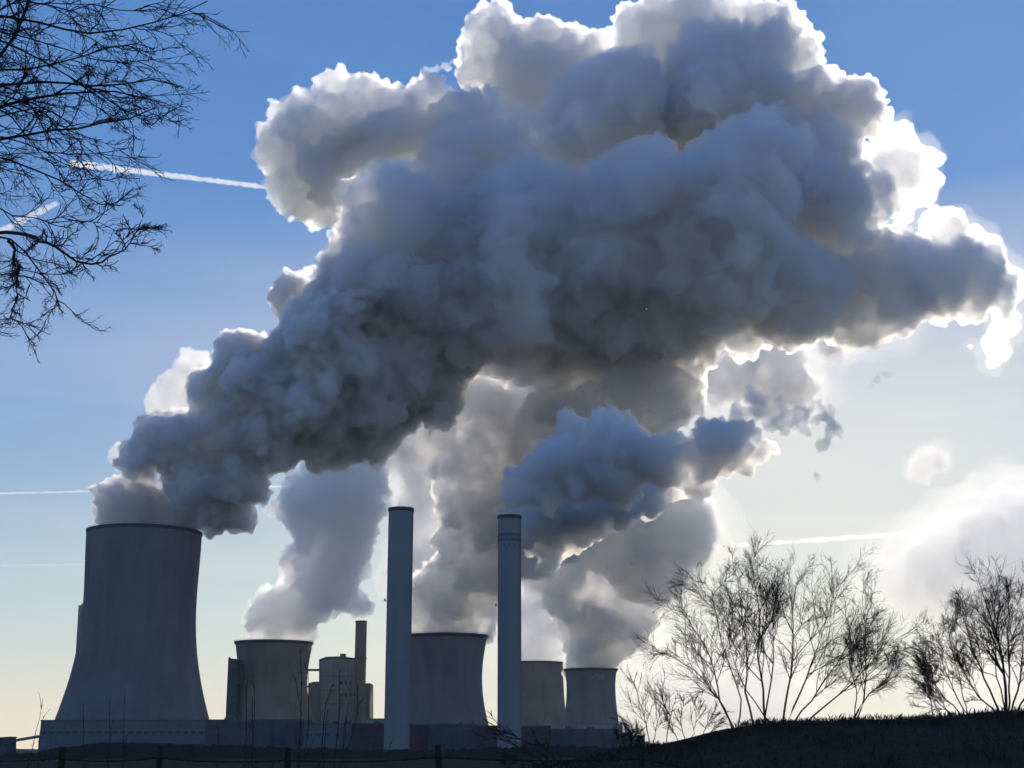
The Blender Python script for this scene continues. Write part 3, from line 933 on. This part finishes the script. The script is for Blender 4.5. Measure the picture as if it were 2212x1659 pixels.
def tubes(Ps, Rs, sides):
    """Ps (N,K,3) centre lines, Rs (N,K) radii -> vertex and face arrays"""
    N, K, _ = Ps.shape
    T = np.gradient(Ps, axis=1)
    T /= np.linalg.norm(T, axis=2)[..., None] + 1e-12
    ref = np.where(np.abs(T[..., 2:3]) > .9, np.array([1., 0, 0]), np.array([0, 0, 1.]))
    U = np.cross(T, ref); U /= np.linalg.norm(U, axis=2)[..., None] + 1e-12
    W = np.cross(T, U)
    a = 2 * np.pi * np.arange(sides) / sides
    V = Ps[:, :, None] + (U[:, :, None] * np.cos(a)[None, None, :, None] + W[:, :, None] * np.sin(a)[None, None, :, None]) * Rs[:, :, None, None]
    idx = np.arange(N * K * sides).reshape(N, K, sides)
    q = np.stack([idx[:, :-1], np.roll(idx, -1, 2)[:, :-1], np.roll(idx, -1, 2)[:, 1:], idx[:, 1:]], -1)
    return V.reshape(-1, 3), q.reshape(-1, 4)


def grow(g, Ps, Rs, n, length, ang, K, r_ratio, rmin, trop=(0, 0, .3), bend=.25, t0=.25, t1=1.0, wob=.06):
    """n side shoots on every parent line"""
    N, KP, _ = Ps.shape
    M = N * n
    pi = np.repeat(np.arange(N), n)
    t = g.uniform(t0, t1, M)
    f = t * (KP - 1); i = np.minimum(f.astype(int), KP - 2); fr = (f - i)[:, None]
    start = Ps[pi, i] * (1 - fr) + Ps[pi, i + 1] * fr
    tan = Ps[pi, i + 1] - Ps[pi, i]; tan /= np.linalg.norm(tan, axis=1)[:, None] + 1e-12
    r0 = Rs[pi, i]
    rd = g.normal(size=(M, 3)); rd -= (rd * tan).sum(1)[:, None] * tan; rd /= np.linalg.norm(rd, axis=1)[:, None]
    an = g.normal(ang, ang * .25, M)[:, None]
    d = tan * np.cos(an) + rd * np.sin(an)
    plen = np.linalg.norm(np.diff(Ps, axis=1), axis=2).sum(1)[pi]
    L = length * plen * (1.1 - .5 * t) * g.uniform(.5, 1.3, M)
    P = np.zeros((M, K, 3)); P[:, 0] = start
    step = (L / (K - 1))[:, None]
    tr = np.array(trop)[None]
    for k in range(1, K):
        P[:, k] = P[:, k - 1] + d * step
        d = d + tr * bend / (K - 1) + g.normal(0, bend / (K - 1) * 1.1, (M, 3)) + g.normal(0, wob, (M, 3))
        d /= np.linalg.norm(d, axis=1)[:, None]
    rb = np.maximum(np.minimum(r0 * r_ratio, r0 * .9), rmin)
    R = rb[:, None] * np.linspace(1, .35, K)[None]
    R = np.maximum(R, rmin * .6)
    return P, R


def arr_obj(name, parts, mat, parent):
    V = []; Fc = []; b = 0
    for v, f in parts:
        V.append(v); Fc.append(f + b); b += len(v)
    V = np.concatenate(V) - np.array(parent.location); Fc = np.concatenate(Fc)
    me = raw_mesh(name, V, Fc)
    me.polygons.foreach_set('use_smooth', [True] * len(me.polygons))
    me.materials.append(mat)
    o = bpy.data.objects.new(name, me); link(o); o.parent = parent
    return o


def bare_tree(label, D, stems, seed, levels, group, mat=None, spread=1.5, trunk_name='trunk', name='bare_tree', root=None, squat=None):
    """stems: list of (radius_px at the foot, [(px,py)...]); levels: (n, length ratio, angle, K, rmin_px, trop z, bend)"""
    g = np.random.default_rng(seed)
    mat = mat or M_bark
    foot = at(*stems[0][1][0], D) if root is None else np.array(root)
    t = empty(name, tuple(foot), label, 'tree', group)
    k1 = mpp(1500, 1500, D)
    Ps = []; Rs = []
    KK = 10
    for rp, pts in stems:
        if squat: pts = [(squat[1] + (p[0] - squat[1]) * squat[2], squat[0] - (squat[0] - p[1]) * squat[3]) for p in pts]
        ph = g.uniform(-1, 1) * spread
        n = len(pts)
        line = []
        for j, p in enumerate(pts):
            dd = ph * (j / max(1, n - 1)) if len(p) < 3 else p[2]
            line.append(at(p[0], p[1], D + dd))
        # carry the foot a little into the soil
        P = resample(line, KK)
        P += g.normal(0, .02, P.shape) * (D / 55)
        if root is None and len(pts[0]) < 3:
            P[0, 2] -= .12
        Ps.append(P); Rs.append(rp * .6 * k1 * np.linspace(1, .25, KK))
    Ps = np.array(Ps); Rs = np.array(Rs)
    for q in range(len(Ps)):
        arr_obj(trunk_name, [tubes(Ps[q:q + 1], Rs[q:q + 1], 7)], mat, t)
    cur = (Ps, Rs); alls = [cur]
    out = []
    for q, (n, ln, ang, K, rmin, tz, bend) in enumerate(levels):
        src = cur
        cur = grow(g, src[0], src[1], n, ln, ang, K, .62, rmin * k1, (0, 0, tz), bend, t0=.18 if q else .25, wob=.11)
        out.append((cur, 5 if q == 0 else (4 if q == 1 else 3)))
    bo = arr_obj('branches', [tubes(c[0], c[1], s) for c, s in out[:2]], mat, t); bo['kind'] = 'stuff'
    if len(out) > 2:
        tw = arr_obj('twigs', [tubes(c[0], c[1], s) for c, s in out[2:]], mat, t); tw['kind'] = 'stuff'
    return t, out


LV = [(14, .44, .58, 8, .58, .5, .5), (10, .55, .55, 6, .38, .35, .5), (6, .62, .55, 4, .31, .3, .5)]
stemsA = [(3.6, [(1582, 1578), (1548, 1505), (1537, 1430), (1505, 1350), (1450, 1270)]),
          (3.2, [(1580, 1578), (1562, 1530), (1510, 1450), (1460, 1405), (1425, 1385)]),
          (3.0, [(1588, 1578), (1600, 1510), (1570, 1420), (1545, 1330), (1530, 1240)]),
          (4.0, [(1625, 1567), (1605, 1470), (1612, 1400), (1600, 1310), (1590, 1200)]),
          (4.4, [(1652, 1564), (1648, 1470), (1635, 1390), (1640, 1290), (1625, 1190)]),
          (3.4, [(1645, 1564), (1660, 1490), (1672, 1400), (1668, 1310), (1680, 1220)]),
          (4.2, [(1690, 1561), (1705, 1480), (1716, 1380), (1712, 1290), (1725, 1210)]),
          (3.6, [(1700, 1561), (1742, 1460), (1770, 1370), (1790, 1300), (1815, 1240)]),
          (3.2, [(1712, 1561), (1760, 1500), (1810, 1420), (1850, 1350), (1880, 1290)]),
          (3.4, [(1735, 1561), (1800, 1510), (1860, 1450), (1910, 1390), (1945, 1340)]),
          (2.6, [(1665, 1562), (1620, 1500), (1585, 1430), (1570, 1370), (1560, 1300)])]
bare_tree('broad bare multi-stem tree on the crest of the knoll', 55, stemsA, 21, LV, 'bare trees on the grassy knoll', squat=(1565, 1680, .95, .87))
stemsB = [(3.6, [(1838, 1559), (1868, 1500), (1874, 1430), (1868, 1360), (1878, 1290)]), (2.6, [(1850, 1540), (1880, 1490), (1925, 1450), (1945, 1400)]), (2.4, [(1845, 1550), (1850, 1480), (1830, 1400), (1835, 1340)])]
bare_tree('slim bare tree at the right edge of the broad one', 57, stemsB, 22, LV, 'bare trees on the grassy knoll', squat=(1560, 1850, .9, .86))
stemsC = [(6.0, [(2172, 1545), (2172, 1480), (2160, 1380), (2140, 1310), (2120, 1245)]), (4.2, [(2165, 1545), (2130, 1470), (2100, 1390), (2080, 1310), (2075, 1270)]), (4, [(2178, 1545), (2180, 1450), (2178, 1350), (2180, 1250)]),
          (4, [(2182, 1545), (2205, 1470), (2210, 1380), (2225, 1280)]), (3.5, [(2160, 1545), (2110, 1500), (2080, 1440), (2060, 1380)]), (3.6, [(2190, 1545), (2240, 1460), (2270, 1370), (2290, 1280)]), (3, [(2176, 1545), (2150, 1440), (2150, 1350), (2160, 1270)])]
bare_tree('dense upright bare tree cut by the right edge', 52, stemsC, 23, LV, 'bare trees on the grassy knoll', squat=(1545, 2172, .97, .9))
stemsD = [(2.8, [(2090, 1550), (2050, 1470), (2020, 1400), (2010, 1330)]), (2.6, [(2085, 1551), (2030, 1500), (1995, 1440), (1985, 1380)]), (2.5, [(2070, 1552), (2020, 1520), (1985, 1480), (1975, 1440)]), (2.2, [(2030, 1555), (1995, 1500), (1980, 1440), (1975, 1390)]),
          (2.2, [(2095, 1550), (2070, 1450), (2050, 1370), (2040, 1300)]), (2, [(2000, 1556), (1990, 1480), (1985, 1420)])]
bare_tree('leaning bare thicket left of the dense right tree', 56, stemsD, 26, LV, 'bare trees on the grassy knoll', squat=(1553, 2080, .8, .85))
LS = [(11, .5, .5, 6, .6, .6, .5), (9, .55, .5, 4, .42, .5, .5)]
stemsE = [(2.2, [(1405, 1614), (1395, 1560), (1380, 1510), (1370, 1470)]), (2, [(1408, 1614), (1420, 1560), (1440, 1510)]), (2.0, [(1440, 1609), (1445, 1550), (1432, 1510), (1425, 1490)]), (1.6, [(1400, 1614), (1370, 1580), (1350, 1550)])]
bare_tree('small scraggy shrub at the foot of the knoll', 50, stemsE, 25, LS, 'low shrubs on the knoll slope', name='bare_shrub')
stemsF = [(1.8, [(1480, 1604), (1470, 1560), (1475, 1520)]), (1.8, [(1490, 1603), (1505, 1560), (1500, 1520)]), (1.6, [(1510, 1600), (1530, 1560), (1545, 1535)]), (1.5, [(1470, 1606), (1450, 1575), (1440, 1550)]), (1.5, [(1520, 1598), (1540, 1575), (1560, 1560)])]
bare_tree('low twiggy shrub left of the broad multi-stem tree', 52, stemsF, 26, LS, 'low shrubs on the knoll slope', name='bare_shrub')
stemsG = [(2.5, [(1190, 1652), (1140, 1625), (1090, 1600), (1050, 1590)]), (2.5, [(1200, 1655), (1160, 1620), (1110, 1588), (1080, 1572)]), (2.2, [(1180, 1655), (1120, 1640), (1070, 1625)]), (2.2, [(1215, 1655), (1180, 1620), (1150, 1595)]), (2, [(1165, 1656), (1130, 1650), (1090, 1645)])]
LG = [(10, .4, .3, 5, .9, -.1, .4), (5, .45, .4, 4, .6, -.1, .4)]
bare_tree('windswept bush leaning left at the fence end', 34, stemsG, 27, LG, 'windswept bush by the fence', name='bare_shrub')
stemsH = [(1.6, [(1340 + i * 9, 1628 - i), (1340 + i * 9 + s, 1600), (1338 + i * 9 + s * 2, 1578 + abs(i - 3) * 3)]) for i, s in enumerate((-3, 2, 4, -2, 3, -4))]
bare_tree('thin scrub poking up beside the small right tower', 60, stemsH, 28, LS, 'low shrubs on the knoll slope', name='bare_shrub')

# overhanging tree at upper left: limbs reach in from a trunk left of the frame
TD = 11.0
root = (at(-560, 1000, TD)[0], TD, 0.0)
g = np.random.default_rng(77)
t = empty('overhanging_tree', root, 'big bare tree reaching in from the upper left corner', 'tree')
kt = mpp(300, 400, TD)
tp = resample([root, (root[0] + .1, TD, 3.0), (root[0] + .3, TD + .1, 6.0), (root[0] + .2, TD, 9.0)], 10)
arr_obj('trunk', [tubes(tp[None], (np.linspace(.28, .08, 10))[None], 10)], M_bark2, t)
limbs = [(15, [(-420, 500), (-150, 260), (0, 125), (60, 50), (82, -20), (95, -120)]),
         (9, [(-400, 250), (-150, 200), (0, 178), (140, 175), (280, 193), (360, 165), (455, 190)]),
         (10, [(-400, 260), (-150, 250), (0, 236), (120, 207), (200, 195), (300, 200), (415, 218)]),
         (9, [(-400, 330), (-150, 320), (0, 304), (110, 285), (220, 273), (300, 255), (400, 232)]),
         (8, [(-400, 100), (-150, 40), (0, 30), (100, 48), (240, 75), (330, 60), (440, 40), (520, 2)]),
         (7, [(-400, 150), (-150, 150), (0, 150), (120, 145), (250, 110), (320, 90), (380, 100)]),
         (7, [(-400, 350), (-150, 330), (0, 340), (90, 360), (180, 405), (240, 440), (300, 440)]),
         (8, [(-420, 560), (-150, 540), (0, 500), (30, 520), (90, 565), (130, 620), (150, 660)]),
         (6, [(-20, 505), (60, 508), (130, 525), (200, 565), (250, 568), (320, 540), (365, 458)]),
         (5, [(20, 520), (45, 570), (40, 640), (20, 700)]),
         (6, [(-400, 200), (-100, 90), (0, 20), (60, -10), (140, 20), (260, 20), (380, 25)]),
         (5, [(-300, 420), (-80, 410), (0, 455), (60, 470), (150, 480), (240, 470), (300, 500)]),
         (5, [(-300, 600), (-100, 600), (0, 597), (70, 575), (120, 600), (190, 590)]),
         (5, [(-300, 330), (-50, 290), (40, 300), (130, 330), (230, 335), (330, 320)]),
         (6, [(-300, 120), (-50, 70), (60, 110), (170, 160), (300, 230), (380, 270)]),
         (5, [(-300, 220), (-50, 190), (90, 230), (200, 300), (270, 350)]),
         (4, [(-300, 620), (-100, 680), (0, 690), (40, 690)]),
         (5, [(-250, 20), (0, 70), (120, 90), (240, 130), (330, 140), (430, 120)])]
K = 14
Ps = []; Rs = []
for rp, pts in limbs:
    ph = g.uniform(-1.2, 1.2)
    pts = [(p[0] * .86 if p[0] > 0 else p[0], p[1]) for p in pts]
    line = [at(p[0], p[1], TD + ph * (j / (len(pts) - 1)) + .15 * math.sin(j * 2.1 + rp)) for j, p in enumerate(pts)]
    P = resample(line, K)
    # join the limb to the trunk
    P = np.concatenate([[np.array([root[0] + .2, TD, max(2.0, P[0, 2] - 1.2)])], P]) if pts[0][0] < -200 else np.concatenate([[P[0]], P])
    P[1:] += g.normal(0, .012, P[1:].shape)
    Ps.append(resample(P, K + 4)); Rs.append(rp * kt * .72 * np.linspace(1, .2, K + 4))
Ps = np.array(Ps); Rs = np.array(Rs)
for q in range(len(Ps)):
    arr_obj('limb', [tubes(Ps[q:q + 1], Rs[q:q + 1], 7)], M_bark2, t)
L1 = grow(g, Ps, Rs, 20, .18, .7, 8, .6, 1.3 * kt, (.10, 0, -.12), .6, t0=.22, wob=.14)
L2 = grow(g, L1[0], L1[1], 7, .5, .6, 6, .6, .9 * kt, (.12, 0, -.1), .6, t0=.12, wob=.18)
L3 = grow(g, L2[0], L2[1], 3, .5, .75, 4, .6, .65 * kt, (.1, 0, 0), .5, t0=.2, wob=.2)
bo = arr_obj('branches', [tubes(*L1, 5), tubes(*L2, 4)], M_bark2, t); bo['kind'] = 'stuff'
tw = arr_obj('twigs', [tubes(*L3, 3)], M_bark2, t); tw['kind'] = 'stuff'
# withered leaves left hanging
sel = g.choice(len(L3[0]), 90, replace=False)
tips = L3[0][sel, -1]
lm = MB()
for p in tips:
    a = g.normal(size=3); a[2] -= .8; a /= np.linalg.norm(a); b_ = np.cross(a, g.normal(size=3)); b_ /= np.linalg.norm(b_)
    l = g.uniform(.02, .04); c_ = np.cross(a, b_) * l * .15
    lm.add([p, p + a * l * .5 + b_ * l * .22, p + a * l, p + a * l * .5 - b_ * l * .22, p + a * l * .5 + c_], [(0, 1, 4), (1, 2, 4), (2, 3, 4), (3, 0, 4)])
lo = lm.build('withered_leaves', M_leaf, t); lo['kind'] = 'stuff'

# ------------------------------------------------------------------ fence
posts = [(136, 1614, 27.0), (346, 1611, 26.5), (622, 1616, 26.0), (946, 1608, 25.0), (1386, 1611, 24.5)]
tf = empty('fence', tuple(at(622, 1659, 25)), 'old wooden post fence strung with barbed wire along the bottom edge', 'fence')
tf.location.z = 0
tops = []
extra = [(-170, 1612, 27.5)] + posts + [(1720, 1600, 24.0)]
gp = np.random.default_rng(9)
for k, (px_, py_, D_) in enumerate(extra):
    p = at(px_, py_, D_)
    gz = float(ground_z(p[0], D_)) - .3
    if k == 6:
        p[2] = gz + 1.4
    lean = gp.normal(0, .012, 2)
    m = MB(); n = 10; V = []
    hs = np.linspace(gz, p[2], 7)
    for i, z in enumerate(hs):
        for j in range(n):
            a = 2 * math.pi * j / n
            r = .055 * (1 + gp.normal(0, .06)) * (1.0 if i < 6 else .93)
            V.append((p[0] + lean[0] * (z - p[2]) * 3 + r * math.cos(a), D_ + lean[1] * (z - p[2]) * 3 + r * math.sin(a), z + (gp.normal(0, .012) if i == 6 else 0)))
    Fc = [(i * n + j, i * n + (j + 1) % n, (i + 1) * n + (j + 1) % n, (i + 1) * n + j) for i in range(6) for j in range(n)]
    Fc.append(tuple(range(6 * n, 7 * n)))
    m.add(V, Fc).build('post', M_post, tf)
    tops.append(p)
for w_, drop in enumerate((.20, .55, .90)):
    pts = []
    for a, b in zip(tops[:-1], tops[1:]):
        for s_ in np.linspace(0, 1, 14, endpoint=False):
            q = a * (1 - s_) + b * s_
            q = q.copy(); q[2] -= drop + .05 * 4 * s_ * (1 - s_) * (1 + .4 * w_)
            q[1] -= .07
            pts.append(q)
    pts = np.array(pts)
    parts = [tubes(pts[None], np.full((1, len(pts)), .011), 5)]
    # second twisted strand and barbs
    fine = resample(pts, len(pts) * 8)
    ph = np.arange(len(fine)) * 1.3
    tw2 = fine + np.stack([0 * ph, np.cos(ph), np.sin(ph)], 1) * .014
    parts.append(tubes(tw2[None], np.full((1, len(tw2)), .008), 4))
    barbs = resample(pts, 190)
    bp_ = []; 
    for q in barbs:
        for _ in range(2):
            d_ = gp.normal(size=3); d_ /= np.linalg.norm(d_)
            bp_.append([q - d_ * .03, q, q + d_ * .03])
    bp_ = np.array(bp_)
    parts.append(tubes(bp_, np.full(bp_.shape[:2], .006), 3))
    arr_obj('barbed_wire', parts, M_wire, tf)

# ------------------------------------------------------------------ rough grass on the knoll
gg = np.random.default_rng(4)
n = 26000
gy = np.concatenate([gg.uniform(46, 60, n // 2), gg.uniform(14, 46, n - n // 2)])
gx = gy * gg.uniform(-.02, .42, n)
gz_ = ground_z(gx, gy)
ok = (gz_ > .15) & (gg.random(n) < .35 + .65 * (np.sin(gx * 1.7 + gy * .9) + np.sin(gx * .6 - gy * 1.3) > -.3))
gx, gy, gz_ = gx[ok], gy[ok], gz_[ok]; n = len(gx)
hh = gg.uniform(.05, .16, n) * (1 + .9 * (np.sin(gx * 2.3) * np.sin(gx * .7 + 1) > .35))
az = gg.uniform(0, 6.28, n); wd = gg.uniform(.006, .014, n)
bx = np.cos(az) * wd; by = np.sin(az) * wd
ln = gg.normal(0, .35, (n, 2)) * hh[:, None]
Vg = np.stack([np.stack([gx - bx, gy - by, gz_ - .05], 1), np.stack([gx + bx, gy + by, gz_ - .05], 1), np.stack([gx + bx * .6 + ln[:, 0] * .4, gy + by * .6 + ln[:, 1] * .4, gz_ + hh * .6], 1), np.stack([gx + ln[:, 0], gy + ln[:, 1], gz_ + hh], 1)], 1).reshape(-1, 3)
Fg = (np.arange(n) * 4)[:, None] + np.array([0, 1, 2, 3])[None]
me = raw_mesh('grass', Vg, Fg); me.materials.append(M_grass)
tag(link(bpy.data.objects.new('grass', me)), 'rough dead winter grass covering the knoll', kind='stuff')

# ------------------------------------------------------------------ thin shoots standing by the fence
def shoots(label, D, lines, seed, group='young shoots growing by the fence', r=1.6):
    g = np.random.default_rng(seed)
    foot = at(*lines[0][0], D)
    t = empty('sapling', (foot[0], D, float(ground_z(foot[0], D))), label, 'sapling', group)
    Ps = []; Rs = []
    k = mpp(700, 1500, D)
    for ln in lines:
        p0 = at(*ln[0], D)
        line = [np.array([p0[0] + g.normal(0, .05), D, float(ground_z(p0[0], D)) - .1])] + [at(x, y, D + g.normal(0, .1)) for x, y in ln]
        Ps.append(resample(line, 16)); Rs.append(r * k * np.linspace(1.1, .35, 16))
    Ps = np.array(Ps); Rs = np.array(Rs)
    Ps += g.normal(0, .7 * k, Ps.shape)
    for q in range(len(Ps)):
        arr_obj('stem', [tubes(Ps[q:q + 1], Rs[q:q + 1], 5)], M_bark2, t)
    c = grow(g, Ps, Rs, 5, .10, .35, 5, .6, .7 * k, (0, 0, .5), .4, t0=.35)
    # buds
    b = grow(g, Ps, Rs * 1.5, 16, .012, .6, 3, .8, 1.0 * k, (0, 0, .3), .1, t0=.3)
    so_ = arr_obj('side_shoots', [tubes(*c, 4), tubes(*b, 4)], M_bark2, t); so_['kind'] = 'stuff'


shoots('pair of dark straight shoots left of the squat tower', 14, [[(528, 1659), (532, 1560), (533, 1480)], [(545, 1659), (546, 1600), (550, 1540), (549, 1468)], [(544, 1659), (546, 1580), (545, 1505)]], 1)
shoots('tall forked shoot right in front of the squat tower', 13, [[(643, 1659), (650, 1560), (652, 1520), (649, 1400)], [(648, 1600), (650, 1530), (640, 1490), (637, 1463)], [(655, 1659), (664, 1600), (668, 1500), (665, 1440)]], 2)
shoots('leaning dark shoot in front of the boiler house', 12.5, [[(688, 1659), (698, 1590), (706, 1510), (718, 1477)], [(700, 1620), (704, 1560), (708, 1531)], [(722, 1659), (727, 1600), (735, 1530), (734, 1445)], [(735, 1659), (745, 1600), (752, 1520)]], 3, r=2.0)
shoots('thin curved shoot by the brown flue stack', 14, [[(728, 1659), (760, 1600), (770, 1540), (773, 1475)], [(740, 1659), (742, 1590), (746, 1545)]], 4)
shoots('wispy shoots in front of the tallest tower', 16, [[(180, 1659), (181, 1580), (180, 1520)], [(234, 1659), (238, 1590), (235, 1512)], [(266, 1659), (267, 1560), (270, 1487)]], 5, r=1.2)
shoots('curved pale-sky shoot in front of the left block', 15, [[(60, 1662), (68, 1620), (80, 1570), (93, 1520)], [(84, 1600), (90, 1560), (94, 1548)]], 6, r=1.4)
shoots('short fine shoots left of the third fence post', 15, [[(588, 1659), (592, 1600), (590, 1560)], [(470, 1659), (473, 1610), (470, 1570)], [(800, 1659), (812, 1600), (815, 1570)], [(830, 1659), (838, 1620), (850, 1590)]], 7, r=1.0)
shoots('thin shoots below the slim chimney', 18, [[(1260, 1659), (1262, 1620), (1265, 1585)], [(1300, 1650), (1306, 1610), (1300, 1580)], [(1215, 1659), (1218, 1610), (1210, 1580)]], 8, r=1.0)
print('TRIS', sum(len(o.data.polygons) * 2 for o in C.objects if o.type == 'MESH'))
